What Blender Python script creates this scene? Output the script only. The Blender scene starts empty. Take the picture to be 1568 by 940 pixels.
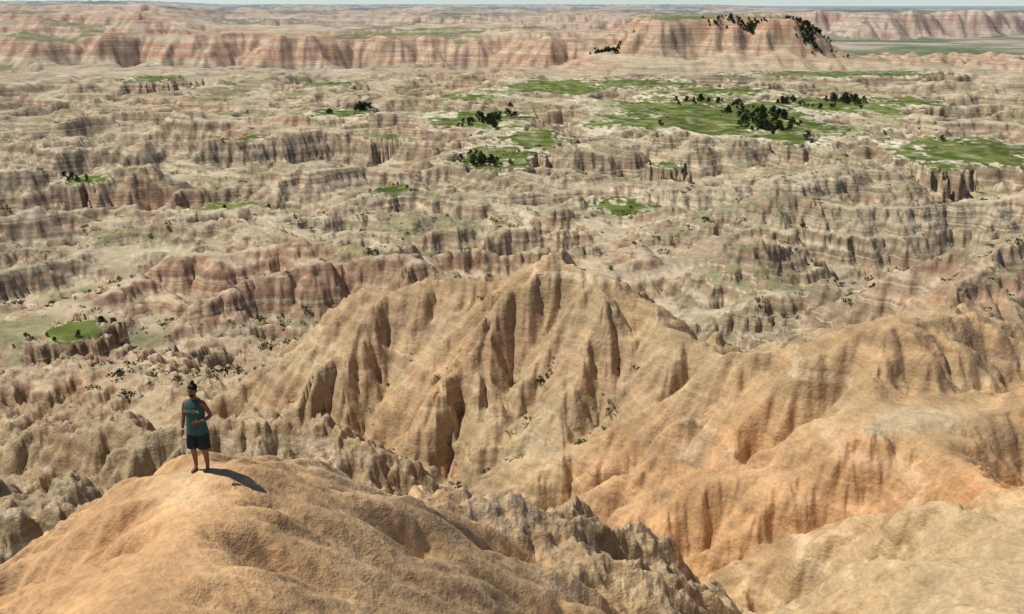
import bpy, math, random, time
import numpy as np
from mathutils import Vector
T0=time.time()
F=np.float32
CAMZ=80.0
rng=np.random.RandomState(7)
# ------------------------------------------------------------ noise helpers
def hsh(ix,iy,seed):
    h=ix.astype(np.uint32)*np.uint32(374761393)+iy.astype(np.uint32)*np.uint32(668265263)+np.uint32((seed*974634777+12345)&0xffffffff)
    h=(h^(h>>np.uint32(13)))*np.uint32(1274126177)
    h=(h^(h>>np.uint32(15)))*np.uint32(2246822519)
    return h^(h>>np.uint32(16))
_a=np.arange(16)*2*np.pi/16+.2
GX=np.cos(_a).astype(F); GY=np.sin(_a).astype(F)
def gn(x,y,seed):
    fx=np.floor(x); fy=np.floor(y); ix=fx.astype(np.int32); iy=fy.astype(np.int32)
    x=(x-fx).astype(F); y=(y-fy).astype(F)
    u=x*x*x*(x*(x*6-15)+10); v=y*y*y*(y*(y*6-15)+10)
    def c(i,j):
        k=hsh(ix+i,iy+j,seed)&np.uint32(15)
        return GX[k]*(x-i)+GY[k]*(y-j)
    a=c(0,0); b=c(1,0); a+= (b-a)*u
    d=c(0,1); b=c(1,1); d+=(b-d)*u
    return (a+(d-a)*v)*F(1.5)
def fbm(x,y,seed,o=4,g=.5):
    s=0;a=1.;t=0
    for i in range(o):
        s=s+a*gn(x,y,seed+i*17); t+=a; a*=g
        x,y=(x*1.6+y*1.2+3.1),(y*1.6-x*1.2+7.7)
    return s/t
def ridged(x,y,seed,o=3):
    s=0;a=1.;t=0
    for i in range(o):
        n=gn(x,y,seed+i*13); s=s+a*(1-(np.sqrt(n*n+.004)-.063)*2.2); t+=a; a*=.5
        x,y=(x*1.6+y*1.2+3.1),(y*1.6-x*1.2+7.7)
    return s/t
def ss(a,b,x):
    t=np.clip((x-a)/(b-a),0,1); return t*t*(3-2*t)
def smax(a,b,k):
    h=np.clip(.5+.5*(a-b)/k,0,1); return b+(a-b)*h+k*h*(1-h),h
def ero(x,y,sx,sy,seed):
    fx=np.floor(x); fy=np.floor(y); ix=fx.astype(np.int32); iy=fy.astype(np.int32)
    x=(x-fx).astype(F); y=(y-fy).astype(F)
    va=np.zeros_like(x); wt=np.full_like(x,1e-4)
    for i in (-1,0,1):
        for j in (-1,0,1):
            h=hsh(ix+i,iy+j,seed)
            jx=(h&np.uint32(255)).astype(F)/510+F(.25); jy=((h>>np.uint32(8))&np.uint32(255)).astype(F)/510+F(.25)
            px=x-i-jx; py=y-j-jy
            w=np.maximum(0,1-(px*px+py*py)/F(1.5625)); w*=w
            va+=w*np.cos((px*sx+py*sy)*F(6.2832)); wt+=w
    return va/wt
# ------------------------------------------------------------ survey grid (polar tessellation)
def geo(a,b,k):
    n=int(math.log(b/a)/k); return a*np.exp(np.arange(n)/n*math.log(b/a))
R=np.concatenate([geo(.6,8,.03),geo(8,300,.0042),geo(300,2600,.0035),geo(2600,14000,.009),geo(14000,70000,.05),[70000]])
NT=1450
TH=np.radians(np.linspace(-41,41,NT))
DTH=TH[1]-TH[0]
NR=len(R)
rr=R[:,None].astype(np.float64); X=(rr*np.sin(TH)[None,:]); Y=(rr*np.cos(TH)[None,:])
RR=np.broadcast_to(rr,X.shape)
def rows(a,b): return slice(int(np.searchsorted(R,a)),int(np.searchsorted(R,b)))
def grad(H,s):
    h=H[s]; hr=np.gradient(h,R[s],axis=0); ht=np.gradient(h,TH,axis=1)/R[s][:,None]
    st=np.sin(TH)[None,:]; ct=np.cos(TH)[None,:]
    return (hr*st+ht*ct).astype(F),(hr*ct-ht*st).astype(F)
def blur(A,Rs,rad):
    n=len(Rs)
    cs=np.concatenate([np.zeros((1,A.shape[1])),np.cumsum(A,axis=0)],0)
    lo=np.searchsorted(Rs,Rs-rad); hi=np.maximum(np.searchsorted(Rs,Rs+rad),lo+1); lo=np.minimum(lo,np.arange(n)); hi=np.maximum(hi,np.arange(n)+1)
    B=(cs[hi]-cs[lo])/(hi-lo)[:,None]
    cs=np.concatenate([np.zeros((n,1)),np.cumsum(B,axis=1)],1)
    w=np.clip((rad/(Rs*DTH)).astype(int),0,300)[:,None]; j=np.arange(NT)[None,:]
    a=np.maximum(j-w,0); b=np.minimum(j+w+1,NT)
    return (np.take_along_axis(cs,b,1)-np.take_along_axis(cs,a,1))/(b-a)
# ------------------------------------------------------------ macro relief
basin=np.interp(R,[0,45,60,90,125,190,260,400,1000,3000,70000],[-26,-27.5,-31,-41,-50,-60,-68,-71,-71,-62,-40])[:,None]
amp=np.interp(R,[0,50,70,100,150,260,500,850,1000],[3,4,6,9,12,15,15,13,12])[:,None]
wx=X+14*gn(X/60,Y/60,5)+4*gn(X/19,Y/19,7); wy=Y+14*gn(X/60+9,Y/60,6)+4*gn(X/19,Y/19,8)
H=basin+amp*(.10+.80*ridged(wx/115,wy/80,21,2))+amp*.2*fbm(X/34,Y/26,33,2)
cap=np.interp(R,[0,180,260,900],[0,-40,-56,-58])[:,None]+3*gn(X/90,Y/70,35)
e,_=smax(-H,-(cap+0*H),3.0); H=np.where(RR>150,-e,H)
md=ss(60,110,RR)*(1-ss(850,1000,RR))
H=H+md*(np.interp(R,[60,130,400,900],[4,6.,5.2,4.2])[:,None]*(ridged(wx/46,wy/35,36,1)-.45)+2.4*(ridged(wx/19,wy/15,37,2)-.45))
H=H.astype(np.float64)
# far country: scarps and dissected table lands
s=rows(820,70001)
x=X[s];y=Y[s];r=RR[s]
n1=fbm(x/260,y/260,41,4); 
right=ss(.30,.36,x/y+.02*gn(y/300,x/300,4))*ss(880,980,y)
right=np.maximum(right,ss(.20,.30,x/y+.02*gn(y/300,x/300,4))*ss(1150,1350,y))
scarp=ss(0,85,y-985-110*n1-50*gn(x/70,y/70,44))
scarp=np.maximum(scarp,right)
tab=-42+12*np.clip(ridged(x/150,y/130,52,3),-1,1)
tab=tab-22*ss(.05,.3,gn(x/420+5,y/380,61))*ss(1150,1300,y)
tab=tab+np.interp(r,[1000,2000,3500,9000,70000],[0,8,14,20,30])
left=ss(-.30,-.40,x/y)*ss(60,160,y-1050-100*n1)
tab=tab+left*18
for k,(d0,dh) in enumerate([(1900,8),(2900,7),(4600,8)]):
    tab=tab+dh*ss(0,d0*.05,y-d0-d0*.25*gn(x/(d0*.4),y/(d0*.4),70+k))
plain=-67+1.5*gn(x/300,y/200,80)+np.interp(r,[1000,2000,70000],[0,4,4])+22*np.clip(ridged(x/80,y/60,84,2)-.3,0,1)*(1-ss(1080,1240,y))
wall=ss(0,130,y-1950-200*gn(x/500,y/500,81)-70*gn(x/120,y/120,82))
plain=plain+wall*(50+4*gn(x/90,y/90,83))
farh=tab*(1-right)+plain*right
H[s]=H[s]*(1-scarp)+farh*scarp
# mesa
mx=x-228; my=y-1050
q=np.hypot(np.maximum(np.abs(mx)-68,0),np.maximum(np.abs(my)-70,0))+12*gn(x/45,y/45,90)+6*gn(x/17,y/17,91)
mesa=-12.5-34*ss(2,56,q)-22*ss(45,160,q)
H[s]=np.where(q<160,np.maximum(H[s],mesa),H[s])
mtop=np.zeros(X.shape,F); mtop[s]=1-ss(-2,12,q)
# ------------------------------------------------------------ near ridges, world metres relative to camera height
RID=[
 # pts, slope, crest width, rough, orange, crest protect
 ([(0,-1.2,-1.75),(0.3,0.2,-1.75)],.92,.5,.2,.5,1),
 ([(-3.6,5.5,-7.4),(-4.9,9.6,-7.55),(-5.15,11.5,-7.75),(-5.5,13.9,-7.95),(-5.75,14.7,-8.25)],.82,1.7,.0,.42,1.7),
 ([(-5.3,14.2,-8.3),(-4.5,14.7,-8.85),(-3.9,15.4,-9.6)],.86,.9,.05,.40,1.5),
 ([(-4.0,15.9,-10.2),(-3.4,17,-11.1),(-2.7,19.5,-12.1),(-1.42,20,-12.6),(-.07,21.5,-13.0),(.98,20.5,-13.6),(2.34,20,-13.9),(3.15,19.5,-14.1),(4.0,18.5,-14.6),(5,16.5,-16)],.85,.35,1.0,.4,.6),
 ([(-3.4,12.6,-10.0),(-1.6,14.5,-11.4),(.2,17,-12.7),(1.6,19.4,-13.6)],.75,.6,1.0,.45,.6),
 ([(-4.0,10.4,-9.0),(-2.4,11.5,-10.3),(-.2,13.5,-11.9)],.8,.6,.85,.45,.6),
 ([(-28,64,-32),(-21.7,62,-28.6),(-16.6,61,-24.7),(-10.4,60,-20),(-7,60.5,-18.8),(-3.9,60.5,-18.6),(.3,60,-18.2),(2.5,58,-15.8),(5,56,-16.9),(8.9,53,-17.9),(10.1,50,-19.1),(11.8,47,-18.9),(14.2,43,-17.3),(16.4,41,-15.9),(18.1,40,-14.8),(23,43,-15.0),(26.7,44,-16),(33,44,-18.4),(42,46,-22)],.84,.8,.4,.2,1.0),
 ([(5,56,-16.9),(3.9,51,-20.2),(2.5,46.5,-22.5),(.2,42.5,-24.7)],.85,.9,.4,.12,.8),
 ([(-3.9,60,-18.9),(-4.6,56,-21.5),(-6.1,53,-24.5)],.9,.6,.45,.05,.8),
 ([(-10.4,60,-20),(-11.6,57.5,-23.7),(-13.8,56,-26.4)],.9,.6,.45,.05,.8),
 ([(10.1,50,-19.2),(8.2,47,-21.0),(5.1,42.5,-23.2)],.85,1.2,.25,.4,.8),
 ([(14.2,43,-17.4),(11.7,40.5,-19.3),(9.7,37.5,-21.5)],.85,.8,.25,.4,.8),
 ([(18.1,40,-14.8),(15.8,36,-16.3),(13.1,33.5,-17.6),(10.7,32.5,-18.1),(7.6,33,-18.8),(5.6,32,-19.9)],.82,.9,.15,.6,1.0),
 ([(15.8,36,-16.3),(16.6,33,-16.3),(16.2,29,-15.9),(17,26,-15.1),(20,24,-13.5)],.78,1.0,.12,.72,1.0),
 ([(16.6,33,-16.3),(22,35,-16.0),(30,36,-15)],.7,1.2,.15,.6,1),
 ([(16.5,22.5,-13.3),(13.6,20,-13.0),(11.7,19,-12.9),(10.2,17.6,-13.2),(9.2,16,-13.6)],.88,.8,.15,.28,1.2),
 ([(13,19,-12.8),(11.6,16.5,-12.4),(10.2,14,-12.0),(9,12,-11.6)],.75,1.1,.12,.28,1.2),
 ([(-36,54,-27),(-26.6,50,-24.9),(-19.7,46,-23.3),(-17.3,47,-23),(-11.4,46,-22.9),(-8.8,44,-23.3),(-7.3,42,-24.6)],.8,.5,1,.1,.5),
 ([(-30,40,-23),(-22,37,-22.8),(-15,35,-23),(-10,33,-24)],.7,.8,1,.1,.5),
 ([(-60,76,-32),(-45,72,-30.4),(-35.8,72,-30.4),(-27.6,68,-30.8),(-24,66,-33)],.6,1,.9,.1,.5),
 ([(75,105,-22),(56.5,95,-24.9),(45.6,85,-26.3),(37.6,78,-28.3),(32,70,-31)],.62,1,.5,.25,.8),
 ([(130,200,-38),(109,190,-39),(73,180,-40),(57,190,-37),(47,178,-43),(36,162,-44),(18,150,-44),(8,140,-48)],.48,2,.8,.3,.5),
]
rough=np.ones(X.shape,F)*.8; orange=np.zeros(X.shape,F); crest=np.full(X.shape,99.,F)
for pts,sl,w,ro,og,pr in RID:
    P=np.array(pts); rm=np.hypot(P[:,0],P[:,1])
    s=rows(max(.6,rm.min()-30/sl*.9),rm.max()+45)
    x=X[s];y=Y[s]; best=np.full(x.shape,-999.); bd=np.full(x.shape,99.)
    wk=1.1 if rm.max()<90 else 5.; wl=4. if rm.max()<90 else 22.
    xw=x+wk*gn(x/wl,y/wl,101)*min(1,w)+.15*gn(x/1.3,y/1.3,102)*ro; yw=y+wk*gn(x/wl,y/wl,103)*min(1,w)
    if abs(P[0,0])<12 and P[:,1].min()<12: xw=x+.25*gn(x/2.5,y/2.5,101); yw=y
    for i in range(len(P)-1):
        a=P[i];b=P[i+1];dx,dy=b[0]-a[0],b[1]-a[1];L=dx*dx+dy*dy
        t=np.clip(((xw-a[0])*dx+(yw-a[1])*dy)/L,0,1)
        d=np.hypot(xw-a[0]-t*dx,yw-a[1]-t*dy)
        c=a[2]+(b[2]-a[2])*t-sl*(np.sqrt(d*d+w*w)-w)
        best=np.maximum(best,c); bd=np.minimum(bd,d)
    k=.5 if rm.max()<30 else (1.4 if rm.max()<90 else 4.)
    H[s],f=smax(best,H[s],k)
    rough[s]=rough[s]*(1-f)+ro*f; orange[s]=orange[s]*(1-f)+og*f
    crest[s]=np.minimum(crest[s],(bd/pr).astype(F))
print('macro',time.time()-T0,NR,NT)
protect=ss(.2,2.2,crest)
# ------------------------------------------------------------ gullies: rills that follow the smoothed fall line
def gully(lam,a,seed,r0,r1,p=1.4,prot=0.,feather=.25,bl=.42):
    s=rows(r0,r1); HB=blur(blur(H[s],R[s],lam*bl),R[s],lam*bl*.6)
    hr=np.gradient(HB,R[s],axis=0); ht=np.gradient(HB,TH,axis=1)/R[s][:,None]
    st=np.sin(TH)[None,:]; ct=np.cos(TH)[None,:]
    gx=(hr*st+ht*ct).astype(F); gy=(hr*ct-ht*st).astype(F)
    g=np.hypot(gx,gy)
    k=np.sqrt(g*g+.03); sx=-gy/k; sy=gx/k
    x=X[s]/lam; y=Y[s]/lam
    v=ero(x,y,sx,sy,seed)
    A=a*ss(.05,.55,g)*(1-prot+prot*protect[s])
    r=RR[s]
    if r0>1: A=A*ss(r0,r0*(1+feather),r)
    A=A*(1-ss(r1*(1-feather),r1,r)) if r1<60000 else A
    H[s]-=A*(np.clip(.5-.5*v*1.25,0,1)**p)*2-A*.6
# distant
gully(150,12,201,850,9000); gully(62,6.5,202,850,6000); gully(27,3.0,203,800,3600); gully(12,1.2,204,800,2400)
# mid valley
gully(30,2.8,211,75,1000); gully(15,1.3,212,70,1000); gully(7.5,.75,213,60,950); gully(3.8,.48,214,60,600); gully(1.9,.26,215,60,300)
# near
gully(9.5,1.5,221,22,90,1.6,.85); gully(4.2,.85,222,18,90,1.9,.75); gully(3.0,.48,226,7,24,1.9,.75); gully(1.7,.30,223,8,90,1.9,.6); gully(.8,.11,224,6,80,1.7,.4); gully(.36,.035,225,5,45,1.4,.3)
print('ero',time.time()-T0)
# ------------------------------------------------------------ crags
s=rows(9,130); x=X[s];y=Y[s]
fr=rough[s]*ss(10,14,RR[s])
H[s]+=fr*(.6*(ridged(x/2.2,y/2.2,301,3)-.3)+.30*fbm(x/.7,y/.7,305,4,.6))*np.interp(RR[s],[0,30,60,130],[.85,1,1.2,1.4])
H[s]+=.03*fbm(x/.5,y/.5,311,4,.6)*(1-fr)
# ------------------------------------------------------------ strata ledges (all computed from the same surface and summed)
H0=H.copy()
def terrace(S,k,seed,r0,r1,sharp=5.,feather=.2,mn=0.):
    s=rows(r0,r1); x=X[s];y=Y[s]
    hs=(H0[s]+2.0*gn(x/140,y/140,seed)+.5*gn(x/30,y/30,seed+1)+.02*x)/S
    f=np.floor(hs); t=hs-f
    kk=(hsh(f.astype(np.int32),np.zeros_like(f,dtype=np.int32),seed)&np.uint32(255)).astype(F)/255
    kk=k*(.35+.65*kk)
    t2=1/(1+np.exp(-sharp*2*(t-.55))); lo=1/(1+np.exp(sharp*2*.55)); hi=1/(1+np.exp(-sharp*2*.45)); t2=(t2-lo)/(hi-lo)
    A=kk*(ss(r0,r0*(1+feather),RR[s])*(1-ss(r1*(1-feather),r1,RR[s])))
    A=A*np.clip(mn+rough[s]*1.3,0,1)
    H[s]+=(t2-t)*S*A
terrace(5.2,.6,401,65,1000,4); terrace(2.1,1.0,405,60,900,4.5); terrace(.9,.75,409,28,400,3.5,.2,.1)
terrace(9,.5,413,900,4000,3.5)
s=rows(60,900);x=X[s];y=Y[s]
H[s]+=np.clip(rough[s],.2,1)*(.42*fbm(x/3.5,y/3.5,421,4,.65))*ss(60,100,RR[s])
s=rows(850,2000); H[s]=H[s]*(1-mtop[s])+(-12.3+.5*gn(X[s]/40,Y[s]/40,95))*mtop[s]
# ------------------------------------------------------------ grass tables
PADS=[(112,500,54,80,-57.3),(-17,478,26,32,-57.3),(-8,360,14,30,-58),(192,550,38,38,-57),(34,257,9,15,-57.5),(190,372,28,34,-57.3),(127,413,12,18,-57.5),
 (36,672,46,48,-56.5),(-292,745,20,22,-56),(-85,257,9,9,-56.5),(-96,512,20,18,-57),(285,800,80,26,-56),(-148,306,7,8,-57),(-66,126,4.5,5,-46.5),(12,412,14,26,-57.8),
 (-39,287,6,8,-57),(-140,690,22,16,-56),(100,700,36,30,-56),(-60,420,7,8,-58),(160,330,7,9,-56.5),(250,570,20,22,-57),(70,470,18,24,-57.5),(-30,600,20,16,-57),(150,640,40,24,-56.5),(-120,420,8,8,-58),(60,340,6,7,-58)]
grass=np.zeros(X.shape,F); padm=np.zeros(X.shape,F)
for (px,py,ax,ay,pz) in PADS:
    rc=math.hypot(px,py); m=max(ax,ay)*1.9+3; s=rows(rc-m,rc+m)
    x=X[s];y=Y[s]
    q=np.hypot((x-px)/ax,(y-py)/ay)+.62*gn(x/(ax*.6),y/(ay*.6),501)+.38*gn(x/(ax*.22),y/(ay*.22),502)
    m=1-ss(1.0,1.55,q); zz=pz+.6*gn(x/12,y/12,503)+.03*(y-py)
    H[s]=H[s]*(1-m)+zz*m
    grass[s]=np.maximum(grass[s],1-ss(.86,1.04,q+.3*gn(x/3.,y/3.,504))); padm[s]=np.maximum(padm[s],m)
H=H.astype(np.float64)
# ------------------------------------------------------------ surface colours
gx,gy=grad(H,slice(0,NR)); slope=np.hypot(gx,gy); nz=1/np.sqrt(1+slope*slope)
def C(r,g,b): return np.array([r,g,b],F)
def mix(A,B,t): return A*(1-t[...,None])+B*t[...,None]
def K(c): return np.broadcast_to(C(*c),X.shape+(3,))
flat=ss(.78,.97,nz)
hs=H+2*gn(X/140,Y/140,401)+.02*X
lay=gn(hs/2.3,hs*0+.5+X/900,601); lay2=gn(hs/.7,X/500+.3,602)
# near clay
big=fbm(X/11,Y/11,611,3)
near=mix(K((.43,.315,.175)),K((.50,.275,.125)),np.clip(orange*1.15+big*.9-.12,0,1))
near=mix(near,C(.56,.445,.275),ss(.1,.6,fbm(X/6,Y/6,613,3)+.25*flat-.35*orange))
near=mix(near,C(.31,.24,.145),np.clip(rough*.85-.1,0,1)*(.65+.3*lay2))
near=mix(near,C(.38,.235,.13),ss(.1,.5,gn(hs/3.,X/60,605))*.4)
near=mix(near,C(.54,.47,.345),flat*ss(.6,1.,rough)*.3)
# mid
mid=mix(K((.265,.21,.135)),K((.35,.25,.158)),ss(-.2,.5,lay))
mid=mix(mid,C(.19,.157,.105),ss(0,.4,-lay2)*.65)
mid=mix(mid,C(.52,.445,.31),ss(.20,.38,gn(hs/1.3,X/400+7,603))*.65)
mid=mix(mid,C(.48,.41,.275),flat*.8)
mid=mix(mid,C(.40,.23,.14),ss(.08,.45,fbm(X/90,Y/60,621,2)+.2*ss(300,120,RR))*.45*(1-.7*flat))
t=ss(60,105,RR)*np.clip(rough*1.4+ss(90,200,RR),0,1)
col=mix(near,mid,t)
# far scarps
far=mix(K((.43,.255,.15)),K((.52,.41,.275)),ss(-.15,.3,gn(hs/5.,X/1500,631)))
far=mix(far,C(.34,.27,.19),ss(-56,-66,H)*.85)
far=mix(far,C(.45,.385,.26),flat*.4)
col=mix(col,far,ss(820,1000,RR+120*gn(X/200,Y/200,632)))
# grass
farflat=ss(.90,.975,nz)*ss(950,1100,RR)
rightm=ss(.26,.34,X/Y)*ss(1000,1150,Y)
fg=farflat*np.clip(ss(-.1,.25,gn(X/240,Y/240,641))*.8+rightm*.7*ss(-.3,.1,gn(X/160,Y/90,643)),0,1)
fg=np.maximum(fg,mtop*ss(.85,.94,nz))
gcol=mix(K((.062,.10,.012)),K((.145,.165,.038)),ss(-.3,.4,fbm(X/14,Y/14,651,3)))
mg=flat*ss(.05,.28,fbm(X/38,Y/30,655,3))*ss(70,130,RR)*(1-ss(800,950,RR))*.55
G=np.clip(np.maximum(np.maximum(grass*ss(.62,.84,nz)*np.clip(.99+.55*fbm(X/7,Y/7,657,2),0,1),fg),mg),0,1)
col=mix(col,C(.62,.56,.42),padm*.8*flat)
col=mix(col,gcol,G)
# dark juniper country on the far tables
dk=ss(.18,.3,fbm(X/300,Y/500,661,3))*ss(1800,2400,RR)*.75
col=mix(col,C(.06,.075,.045),dk)
# aerial haze painted into the ground colour, bluer and stronger with distance
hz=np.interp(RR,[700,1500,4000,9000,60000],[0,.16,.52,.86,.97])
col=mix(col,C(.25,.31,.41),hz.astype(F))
smooth_=np.clip(1-rough*1.2,0,1)*(RR<100)
print('col',time.time()-T0)
# ------------------------------------------------------------ mesh
def newmesh(name,V,Fq,mats=(),colr=None,smooth=True,mi=None,alpha=None):
    me=bpy.data.meshes.new(name); nf=len(Fq); k=Fq.shape[1]
    me.vertices.add(len(V)); me.vertices.foreach_set('co',np.ascontiguousarray(V,dtype=F).ravel())
    me.loops.add(nf*k); me.loops.foreach_set('vertex_index',np.ascontiguousarray(Fq,dtype=np.int32).ravel())
    me.polygons.add(nf); me.polygons.foreach_set('loop_start',np.arange(0,nf*k,k,dtype=np.int32))
    if smooth: me.polygons.foreach_set('use_smooth',np.ones(nf,dtype=bool))
    for m in mats: me.materials.append(m)
    if mi is not None: me.polygons.foreach_set('material_index',mi.astype(np.int32))
    if colr is not None:
        a=me.color_attributes.new('Col','FLOAT_COLOR','POINT')
        c=np.ones((len(V),4),F); c[:,:3]=colr.reshape(-1,3); 
        if alpha is not None: c[:,3]=alpha.ravel()
        a.data.foreach_set('color',c.ravel())
    me.update(calc_edges=True)
    ob=bpy.data.objects.new(name,me); bpy.context.scene.collection.objects.link(ob); return ob
def nt(name):
    m=bpy.data.materials.new(name); m.use_nodes=True; t=m.node_tree; b=t.nodes['Principled BSDF']; b.inputs['Roughness'].default_value=.95
    b.inputs['Specular IOR Level'].default_value=.15
    return m,t,b
def N(t,typ,**kw):
    n=t.nodes.new(typ)
    for k,v in kw.items(): setattr(n,k,v)
    return n
# terrain material
m,t,b=nt('badlands_clay'); L=t.links.new
at=N(t,'ShaderNodeVertexColor',layer_name='Col'); gp=N(t,'ShaderNodeNewGeometry')
def noise(scale,detail,rough_,vec=None):
    n=N(t,'ShaderNodeTexNoise'); n.inputs['Scale'].default_value=scale; n.inputs['Detail'].default_value=detail; n.inputs['Roughness'].default_value=rough_
    L(vec or gp.outputs['Position'],n.inputs['Vector']); return n
n1=noise(.5,6,.66); n2=noise(6.5,4,.75)
mp=N(t,'ShaderNodeMapping'); mp.inputs['Scale'].default_value=(.02,.02,1.1); L(gp.outputs['Position'],mp.inputs['Vector'])
n3=noise(1.0,4,.75,mp.outputs[0])
mp2=N(t,'ShaderNodeMapping'); mp2.inputs['Scale'].default_value=(.006,.006,.75); mp2.inputs['Location'].default_value=(3,9,5); L(gp.outputs['Position'],mp2.inputs['Vector'])
n4=noise(1.0,3,.7,mp2.outputs[0])
def mr(src,a,b_,c,d):
    q=N(t,'ShaderNodeMapRange'); q.inputs[1].default_value=a;q.inputs[2].default_value=b_;q.inputs[3].default_value=c;q.inputs[4].default_value=d; L(src,q.inputs[0]); return q.outputs[0]
def mul(a,b_):
    q=N(t,'ShaderNodeMath',operation='MULTIPLY'); L(a,q.inputs[0]); L(b_,q.inputs[1]); return q.outputs[0]
f=mul(mul(mr(n1.outputs[0],.3,.7,.76,1.24),mr(n2.outputs[0],.3,.7,.76,1.22)),mr(n3.outputs[0],.38,.62,.78,1.22))
# thin cream and pink beds exposed on steep faces
sx=N(t,'ShaderNodeSeparateXYZ'); L(gp.outputs['Normal'],sx.inputs[0])
steep=mul(mr(sx.outputs['Z'],.92,.75,0,1),mr(at.outputs['Alpha'],.5,.9,.15,1))
def bed(src,colr,fac,prev):
    q=N(t,'ShaderNodeMix',data_type='RGBA'); q.inputs[7].default_value=(*colr,1); L(prev,q.inputs[6]); L(mul(fac,steep),q.inputs[0]); return q.outputs[2]
c1=bed(None,(.60,.50,.36),mr(n4.outputs[0],.56,.62,0,.6),at.outputs[0])
c2=bed(None,(.42,.235,.16),mr(n4.outputs[0],.45,.38,0,.5),c1)
vm=N(t,'ShaderNodeVectorMath',operation='SCALE'); L(c2,vm.inputs[0]); L(f,vm.inputs['Scale']); L(vm.outputs[0],b.inputs['Base Color'])
hb=N(t,'ShaderNodeMath',operation='ADD'); L(mr(n1.outputs[0],0,1,0,.8),hb.inputs[0]); L(mr(n2.outputs[0],0,1,0,.15),hb.inputs[1])
bp=N(t,'ShaderNodeBump'); bp.inputs['Distance'].default_value=.55; L(hb.outputs[0],bp.inputs['Height']); L(bp.outputs[0],b.inputs['Normal'])
L(at.outputs['Alpha'],bp.inputs['Strength'])
MT=m
idx=np.arange(NR*NT).reshape(NR,NT)
Fq=np.stack([idx[:-1,:-1],idx[:-1,1:],idx[1:,1:],idx[1:,:-1]],-1).reshape(-1,4)[:,::-1]
V=np.stack([X,Y,H+CAMZ],-1).reshape(-1,3)
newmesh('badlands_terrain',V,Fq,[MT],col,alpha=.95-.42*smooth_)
del V,Fq
print('mesh',time.time()-T0)
def lookup(A,x,y):
    r=np.hypot(x,y); th=np.arctan2(x,y)
    fi=np.interp(r,R,np.arange(NR)); fj=(th-TH[0])/(TH[1]-TH[0])
    i=np.clip(fi.astype(int),0,NR-2); j=np.clip(np.floor(fj).astype(int),0,NT-2); a=fi-i; c=fj-j
    return A[i,j]*(1-a)*(1-c)+A[i+1,j]*a*(1-c)+A[i,j+1]*(1-a)*c+A[i+1,j+1]*a*c
# ------------------------------------------------------------ vegetation
def leafmat(name,c1,c2):
    m,t,b=nt(name); o=N(t,'ShaderNodeNewGeometry'); n=N(t,'ShaderNodeTexNoise'); n.inputs['Scale'].default_value=1.3; t.links.new(o.outputs['Position'],n.inputs['Vector'])
    r=N(t,'ShaderNodeValToRGB'); r.color_ramp.elements[0].position=.35; r.color_ramp.elements[1].position=.65
    r.color_ramp.elements[0].color=(*c1,1); r.color_ramp.elements[1].color=(*c2,1); t.links.new(n.outputs[0],r.inputs[0]); t.links.new(r.outputs[0],b.inputs['Base Color']); return m
ML=leafmat('juniper_foliage',(.018,.035,.012),(.05,.075,.025))
MS=leafmat('sage_foliage',(.05,.06,.02),(.12,.12,.05))
mb,t_,b_=nt('bark'); b_.inputs['Base Color'].default_value=(.09,.06,.04,1)
def leaves(n,cr,size,rs):
    V=[]
    k=len(cr)
    for i in range(n):
        cx,cy,cz,rad=cr[rs.randint(k)]
        d=rs.normal(size=3); d/=np.linalg.norm(d); p=np.array([cx,cy,cz])+d*rad*rs.rand()**.4*np.array([1,1,.85])
        a=rs.normal(size=3); a/=np.linalg.norm(a); b2=np.cross(a,rs.normal(size=3)); b2/=np.linalg.norm(b2)
        s1=size*(.6+.8*rs.rand()); s2=s1*(.5+.4*rs.rand())
        V+= [p-a*s1-b2*s2*.3,p+b2*s2,p+a*s1+b2*s2*.2,p-b2*s2]
    V=np.array(V); return V,np.arange(len(V)).reshape(-1,4)
def tube(p0,p1,r0,r1,n=7):
    p0=np.array(p0,float);p1=np.array(p1,float);d=p1-p0;d/=np.linalg.norm(d); a=np.cross(d,[.3,.9,.1]);a/=np.linalg.norm(a);b=np.cross(d,a)
    an=np.arange(n)*2*np.pi/n; ring=np.cos(an)[:,None]*a+np.sin(an)[:,None]*b
    V=np.vstack([p0+ring*r0,p1+ring*r1]); i=np.arange(n); return V,np.stack([i,(i+1)%n,(i+1)%n+n,i+n],-1)
def tree_tpl(seed,h):
    rs=np.random.RandomState(seed); off=0;Vs=[];Fs=[];M=[]
    def add(v,f,mi):
        nonlocal off
        Vs.append(v);Fs.append(f+off);M.append(np.full(len(f),mi));off+=len(v)
    add(*tube((0,0,-.4),(.1,0,h*.45),.22,.13),0); add(*tube((.1,0,h*.45),(.05,.1,h*.85),.13,.04),0)
    cl=[]
    for i in range(12):
        a=rs.rand()*6.28; z=h*(.10+.58*i/11); rad=h*.36*(1.05-.7*(i/11))*(.7+.6*rs.rand())
        e=(math.cos(a)*rad,math.sin(a)*rad,z+h*.08); add(*tube((.1,0,z*.9),e,.06,.02,5),0); cl.append((*e,h*(.13+.09*rs.rand())))
    cl+= [(0.05,.1,h*.78,h*.14),(0,0,h*.5,h*.24),(0,0,h*.28,h*.28)]
    add(*leaves(620,cl,h*.045,rs),1)
    return np.vstack(Vs),np.vstack(Fs),np.concatenate(M)
TP=[tree_tpl(i,3.4+.5*i) for i in range(4)]
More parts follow.
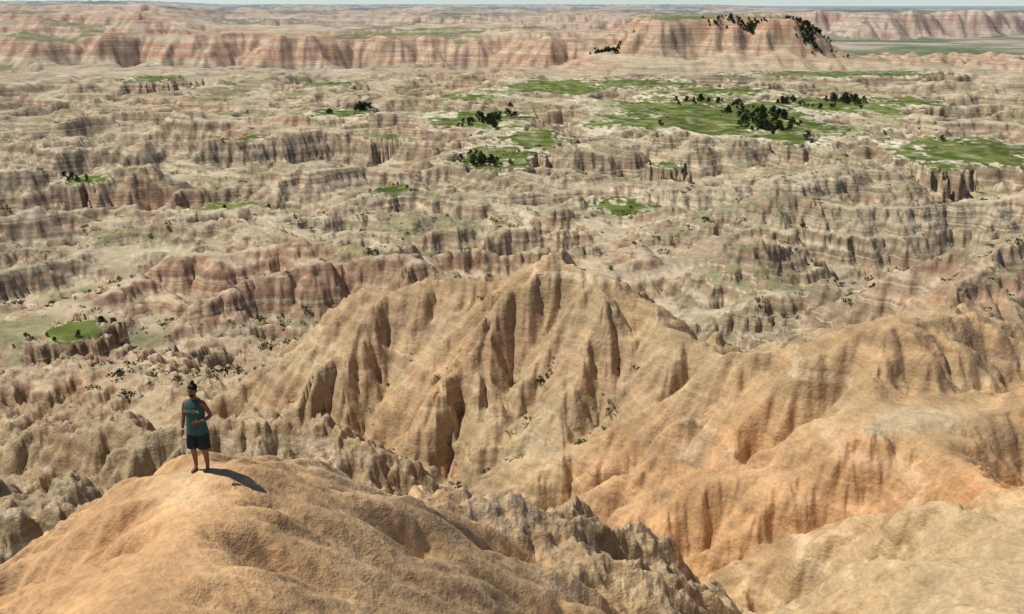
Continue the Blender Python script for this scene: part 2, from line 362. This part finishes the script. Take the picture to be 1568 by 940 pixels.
def plant(name,sites):
    Vs=[];Fs=[];M=[];off=0
    for (x,y,sc) in sites:
        v,f,mi=TP[rng.randint(4)]; a=rng.rand()*6.28; c,s_=math.cos(a),math.sin(a)
        w=v*sc; w=np.stack([w[:,0]*c-w[:,1]*s_,w[:,0]*s_+w[:,1]*c,w[:,2]],-1)
        z=float(lookup(H,np.array([x]),np.array([y]))[0])+CAMZ
        Vs.append(w+[x,y,z]);Fs.append(f+off);M.append(mi);off+=len(v)
    newmesh(name,np.vstack(Vs),np.vstack(Fs),[mb,ML],None,False,np.concatenate(M))
def cluster(cx,cy,rx,ry,n,s0=.6,s1=1.3): return [(cx+rx*rng.normal()*.5,cy+ry*rng.normal()*.5,s0+(s1-s0)*rng.rand()**1.5) for _ in range(n)]
plant('juniper_grove',cluster(134,495,14,50,60)+cluster(118,550,16,12,16)+cluster(128,450,10,24,26))
plant('juniper_grove',cluster(172,560,10,8,14)+cluster(205,560,10,8,16,.9,1.7)+cluster(190,540,20,8,10,.5,.9))
plant('juniper_grove',cluster(-16,470,12,14,22)+cluster(-2,490,7,6,7)+cluster(-26,455,5,5,4,.5,.8))
plant('juniper_grove',cluster(-11,350,7,12,22,.5,1.0))
plant('juniper_grove',cluster(25,440,8,12,16,.6,1.1))
plant('juniper_grove',cluster(-86,520,5,5,7,1,1.5)+cluster(-102,505,4,4,3,.6,.9))
plant('juniper_tree',[(-1,560,1.3)]); plant('juniper_tree',[(75,455,1.1)]); plant('juniper_tree',[(190,395,.8)]); plant('juniper_tree',[(-84,255,.5)])
plant('juniper_grove',cluster(105,985,18,20,60,.8,1.3)); plant('juniper_grove',cluster(240,966,30,8,70,.6,1.1)); plant('juniper_grove',cluster(306,965,16,22,120,.7,1.2)+cluster(335,985,22,22,60,.6,1.0))
plant('juniper_grove',cluster(-66,124,4,3,5,.18,.32)+cluster(-75,128,6,3,6,.15,.3)+cluster(-148,304,5,5,7,.4,.6))
plant('juniper_grove',cluster(60,115,4,5,8,.2,.35)+cluster(51,112,4,3,5,.2,.3))
# shrubs on ledges and in gullies
SV=[]
for i in range(5):
    rs=np.random.RandomState(50+i); cl=[(rs.normal()*.35,rs.normal()*.35,.25+.2*rs.rand(),.28+.1*rs.rand()) for _ in range(4)]
    SV.append(leaves(46,cl,.13,rs))
def scatter(name,n,r0,r1,smin,smax_,fn,mat):
    r=np.exp(np.log(r0)+np.log(r1/r0)*rng.rand(n)); th=np.radians(-38+76*rng.rand(n)); x=r*np.sin(th);y=r*np.cos(th)
    keep=fn(x,y,r); x=x[keep];y=y[keep]; z=lookup(H,x,y)+CAMZ
    Vs=[];Fs=[];off=0
    for i in range(len(x)):
        v,f=SV[rng.randint(5)]; sc=(smin+(smax_-smin)*rng.rand()**2.5)*min(1,.4+math.hypot(x[i],y[i])/400); a=rng.rand()*6.28;c,s_=math.cos(a),math.sin(a)
        w=v*np.array([sc,sc*1.1,sc*.9]); w=np.stack([w[:,0]*c-w[:,1]*s_,w[:,0]*s_+w[:,1]*c,w[:,2]],-1)
        Vs.append(w+[x[i],y[i],z[i]-.03]);Fs.append(f+off);off+=len(v)
    print(name,len(x))
    newmesh(name,np.vstack(Vs),np.vstack(Fs),[mat],None,False)
def fmid(x,y,r):
    s_=lookup(slope,x,y); c=gn(x/22,y/22,700)
    return (s_<.9)&(c+.9*rng.rand(len(x))>.72)
HBn=np.zeros(X.shape,F); s=rows(28,95); HBn[s]=blur(H[s],R[s],2.2)-H[s]
def fnear(x,y,r):
    s_=lookup(slope,x,y); c=lookup(HBn,x,y); cr=lookup(crest,x,y)
    return (s_<1.6)&(c+.3*gn(x/5,y/5,701)>.25)&(cr>1.4)&(r>40)&(x<8)&(rng.rand(len(x))>.35)
scatter('sage_shrubs',15000,75,700,.5,2.0,fmid,MS)
scatter('gully_shrubs',6000,40,85,.35,1.0,fnear,MS)
print('veg',time.time()-T0)
# ------------------------------------------------------------ person
def simple(name,c,rough_=.8,nscale=30,var=.15):
    m,t,b=nt(name); n=N(t,'ShaderNodeTexNoise'); n.inputs['Scale'].default_value=nscale; tc=N(t,'ShaderNodeTexCoord'); t.links.new(tc.outputs['Object'],n.inputs['Vector'])
    r=N(t,'ShaderNodeValToRGB'); r.color_ramp.elements[0].position=.3; r.color_ramp.elements[1].position=.7
    r.color_ramp.elements[0].color=(*[q*(1-var) for q in c],1); r.color_ramp.elements[1].color=(*[q*(1+var) for q in c],1)
    t.links.new(n.outputs[0],r.inputs[0]); t.links.new(r.outputs[0],b.inputs['Base Color']); b.inputs['Roughness'].default_value=rough_; return m
MSK=simple('skin',(.25,.115,.07),.55); MSH=simple('teal_cotton',(.04,.105,.09)); MSO=simple('dark_shorts_cloth',(.015,.032,.03)); MH=simple('dark_hair',(.012,.009,.007),.6,90,.5)
MW=simple('white_print',(.45,.5,.48)); MSHOE=simple('reddish_sandal',(.22,.06,.04)); MEY=simple('eye_dark',(.02,.015,.01),.3)
px_,py_=-5.62,14.3
zf=float(lookup(H,np.array([px_]),np.array([py_]))[0])+CAMZ
person=bpy.data.objects.new('man_standing',None); bpy.context.scene.collection.objects.link(person); person.location=(px_,py_,zf-.01); person.rotation_euler=(0,0,math.radians(-8)); person.scale=(.96,.96,.96)
def skin(name,pts,edges,mat,sub=2):
    me=bpy.data.meshes.new(name); me.from_pydata([p[0] for p in pts],edges,[]); ob=bpy.data.objects.new(name,me); bpy.context.scene.collection.objects.link(ob)
    bpy.context.view_layer.objects.active=ob
    sk=ob.modifiers.new('s','SKIN'); sk.use_smooth_shade=True
    for i,p in enumerate(pts):
        sv=me.skin_vertices[0].data[i]; sv.radius=p[1] if isinstance(p[1],tuple) else (p[1],p[1]); sv.use_root=(i==0)
    sb=ob.modifiers.new('u','SUBSURF'); sb.levels=sub; sb.render_levels=sub
    dg=bpy.context.evaluated_depsgraph_get(); em=bpy.data.meshes.new_from_object(ob.evaluated_get(dg))
    ob.modifiers.clear(); ob.data=em; em.materials.clear(); em.materials.append(mat); em.polygons.foreach_set('use_smooth',[True]*len(em.polygons))
    ob.parent=person; return ob
pts=[((0,0,.95),(.15,.105)),((0,0,1.10),(.125,.095)),((0,0,1.27),(.15,.105)),((0,.005,1.40),(.13,.085)),((0,.005,1.49),.056),((0,-.005,1.55),.058),((0,-.015,1.60),(.072,.085)),((0,-.01,1.67),(.078,.092)),((0,-.005,1.73),(.06,.07)),
 ((-.165,.005,1.40),.058),((-.215,.02,1.27),.048),((-.245,.03,1.13),.040),((-.262,0,1.0),.037),((-.268,-.035,.87),.026),
 ((.165,.005,1.40),.058),((.225,.02,1.28),.048),((.285,.04,1.15),.041),((.25,-.07,1.12),.038),((.185,-.175,1.12),.026),
 ((-.085,0,.88),.092),((-.105,-.01,.68),.078),((-.115,-.02,.48),.056),((-.12,.01,.34),.056),((-.12,.02,.09),.036),((-.125,-.04,.04),.036),((-.14,-.14,.025),.03),
 ((.085,0,.88),.092),((.10,-.01,.68),.078),((.105,-.02,.48),.056),((.11,.01,.34),.056),((.11,.02,.09),.036),((.12,-.04,.04),.036),((.145,-.13,.025),.03)]
ed=[(0,1),(1,2),(2,3),(3,4),(4,5),(5,6),(6,7),(7,8),(3,9),(9,10),(10,11),(11,12),(12,13),(3,14),(14,15),(15,16),(16,17),(17,18),(0,19),(19,20),(20,21),(21,22),(22,23),(23,24),(24,25),(0,26),(26,27),(27,28),(28,29),(29,30),(30,31),(31,32)]
skin('body',pts,ed,MSK)
def hand(name,o,d,side,thumb):
    o=np.array(o);d=np.array(d,float);d/=np.linalg.norm(d);sd=np.array(side,float);sd/=np.linalg.norm(sd);nn=np.cross(d,sd)
    skin(name+'_palm',[(tuple(o-d*.02),(.024,.018)),(tuple(o+d*.03),(.032,.016)),(tuple(o+d*.07),(.034,.014))],[(0,1),(1,2)],MSK,1)
    for i,(of,ln) in enumerate([(-.026,.068),(-.009,.078),(.009,.072),(.025,.056)]):
        b0=o+d*.06+sd*of; skin(name+'_finger_%d'%(i+1),[(tuple(b0),.0095),(tuple(b0+d*ln*.5-nn*.006),.009),(tuple(b0+d*ln*.8-nn*.022),.008),(tuple(b0+d*ln*.95-nn*.038),.007)],[(0,1),(1,2),(2,3)],MSK,1)
    b0=o+d*.015+sd*thumb*.022; skin(name+'_thumb',[(tuple(b0),.012),(tuple(b0+d*.025+sd*thumb*.025),.0105),(tuple(b0+d*.055+sd*thumb*.032-nn*.012),.009)],[(0,1),(1,2)],MSK,1)
hand('right_hand',(-.268,-.045,.84),(0,-.12,-1),(0,1,-.1),-1)
hand('left_hand',(.165,-.20,1.12),(-.75,-.6,.05),(0,0,1),1)
def loft(name,groups,mat,wr=.006,n=28,seed=1):
    Vs=[];Fs=[];off=0
    for rings in groups:
        for (cx,cy,cz,rx,ry) in rings:
            a=np.arange(n)*2*np.pi/n; w=1+wr*8*gn(a*1.3+cx*9,a*0+cz*9,seed)+wr*5*np.sin(a*7+cz*14)
            c=np.cos(a);s_=np.sin(a); Vs.append(np.stack([cx+rx*np.sign(c)*np.abs(c)**.85*w,cy+ry*np.sign(s_)*np.abs(s_)**.85*w,cz+0*a],-1))
        for k in range(len(rings)-1):
            i=np.arange(n); Fs.append(np.stack([i+k*n,(i+1)%n+k*n,(i+1)%n+(k+1)*n,i+(k+1)*n],-1)+off)
        off+=len(rings)*n
    ob=newmesh(name,np.vstack(Vs),np.vstack(Fs),[mat]); ob.parent=person; return ob
tank=loft('tank_top',[[(0,0,.80,.198,.148),(0,0,.84,.195,.146),(0,0,.95,.186,.14),(0,0,1.05,.172,.132),(0,0,1.15,.170,.130),(0,0,1.25,.182,.138),(0,0,1.33,.184,.136),(0,.0,1.38,.172,.124),(0,.003,1.42,.150,.108),(0,.004,1.455,.118,.09),(0,.004,1.475,.085,.075)]],MSH,.004)
loft('shorts',[[(0,0,.98,.165,.125),(0,0,.88,.182,.135),(0,0,.80,.19,.135),(0,0,.76,.17,.12)],[(-.092,0,.84,.100,.115),(-.10,-.005,.72,.108,.115),(-.11,-.01,.60,.112,.112),(-.115,-.012,.50,.112,.108)],[(.092,0,.84,.100,.115),(.10,-.005,.72,.108,.115),(.105,-.01,.60,.112,.112),(.108,-.012,.50,.112,.108)]],MSO,.006)
def blob(name,loc,sc,mat,sub=3,nz_=0):
    import bmesh
    bm=bmesh.new(); bmesh.ops.create_icosphere(bm,subdivisions=sub,radius=1)
    rs=random.Random(3)
    for v in bm.verts:
        k=1+nz_*(rs.random()-.5); v.co=Vector((v.co.x*sc[0]*k+loc[0],v.co.y*sc[1]*k+loc[1],v.co.z*sc[2]*k+loc[2]))
    me=bpy.data.meshes.new(name); bm.to_mesh(me); bm.free(); me.materials.append(mat); me.polygons.foreach_set('use_smooth',[True]*len(me.polygons))
    ob=bpy.data.objects.new(name,me); bpy.context.scene.collection.objects.link(ob); ob.parent=person; return ob
blob('hair',(0,.018,1.70),(.086,.098,.075),MH,3,.08); blob('hair_topknot',(0,.03,1.795),(.036,.036,.04),MH,3,.15)
blob('nose',(0,-.108,1.635),(.014,.02,.022),MSK); blob('right_eye',(-.032,-.094,1.66),(.014,.010,.008),MEY); blob('left_eye',(.032,-.094,1.66),(.014,.010,.008),MEY)
blob('mouth',(0,-.094,1.595),(.024,.010,.007),simple('lips',(.2,.07,.05))); blob('right_ear',(-.082,0,1.64),(.012,.02,.03),MSK); blob('left_ear',(.082,0,1.64),(.012,.02,.03),MSK)
blob('beard',(0,-.055,1.575),(.055,.05,.028),MH,3,.1)
for sgn,n_,x0,x1 in ((-1,'right_sandal',-.122,-.137),(1,'left_sandal',.115,.14)):
    skin(n_,[((x0,.05,.022),(.036,.024)),((x0-.003*sgn*-1,-.03,.022),(.040,.024)),((x1,-.15,.018),(.042,.018))],[(0,1),(1,2)],MSHOE)
# chest lettering
cu=bpy.data.curves.new('lettering','FONT'); cu.body='NIXON'; cu.size=.085; cu.align_x='CENTER'; cu.extrude=.002; cu.space_character=1.15
tx=bpy.data.objects.new('shirt_lettering',cu); bpy.context.scene.collection.objects.link(tx); cu.materials.append(MW); tx.rotation_euler=(math.radians(90),0,0); tx.location=(0,-.146,1.26); tx.parent=person
# ------------------------------------------------------------ light, sky, camera
sc=bpy.context.scene
w=bpy.data.worlds.new('World'); sc.world=w; w.use_nodes=True; t=w.node_tree; bg=t.nodes['Background']; bg.inputs['Strength'].default_value=.095
sky=t.nodes.new('ShaderNodeTexSky'); sky.sky_type='NISHITA'; sky.sun_disc=False
az=math.atan2(-.95,.25); el=math.radians(59)
sky.sun_elevation=el; sky.sun_rotation=az; sky.altitude=900; sky.air_density=.7; sky.dust_density=0.; sky.ozone_density=4.; t.links.new(sky.outputs[0],bg.inputs[0])
sd=bpy.data.lights.new('sun','SUN'); sd.energy=5.0; sd.angle=math.radians(.5); sd.color=(1,.94,.83); so=bpy.data.objects.new('sun',sd); sc.collection.objects.link(so)
dv=Vector((math.sin(az)*math.cos(el),math.cos(az)*math.cos(el),math.sin(el))); so.rotation_euler=dv.to_track_quat('Z','Y').to_euler(); so.location=(0,0,200)
cd=bpy.data.cameras.new('camera'); cam=bpy.data.objects.new('camera',cd); sc.collection.objects.link(cam); cd.lens=31.2; cd.sensor_width=36; cd.clip_start=.1; cd.clip_end=150000
cam.location=(0,0,CAMZ); cam.rotation_euler=(math.radians(90-18.75),0,0); sc.camera=cam
sc.view_settings.view_transform='Standard'; sc.view_settings.look='None'; sc.view_settings.exposure=0
print('done',time.time()-T0)
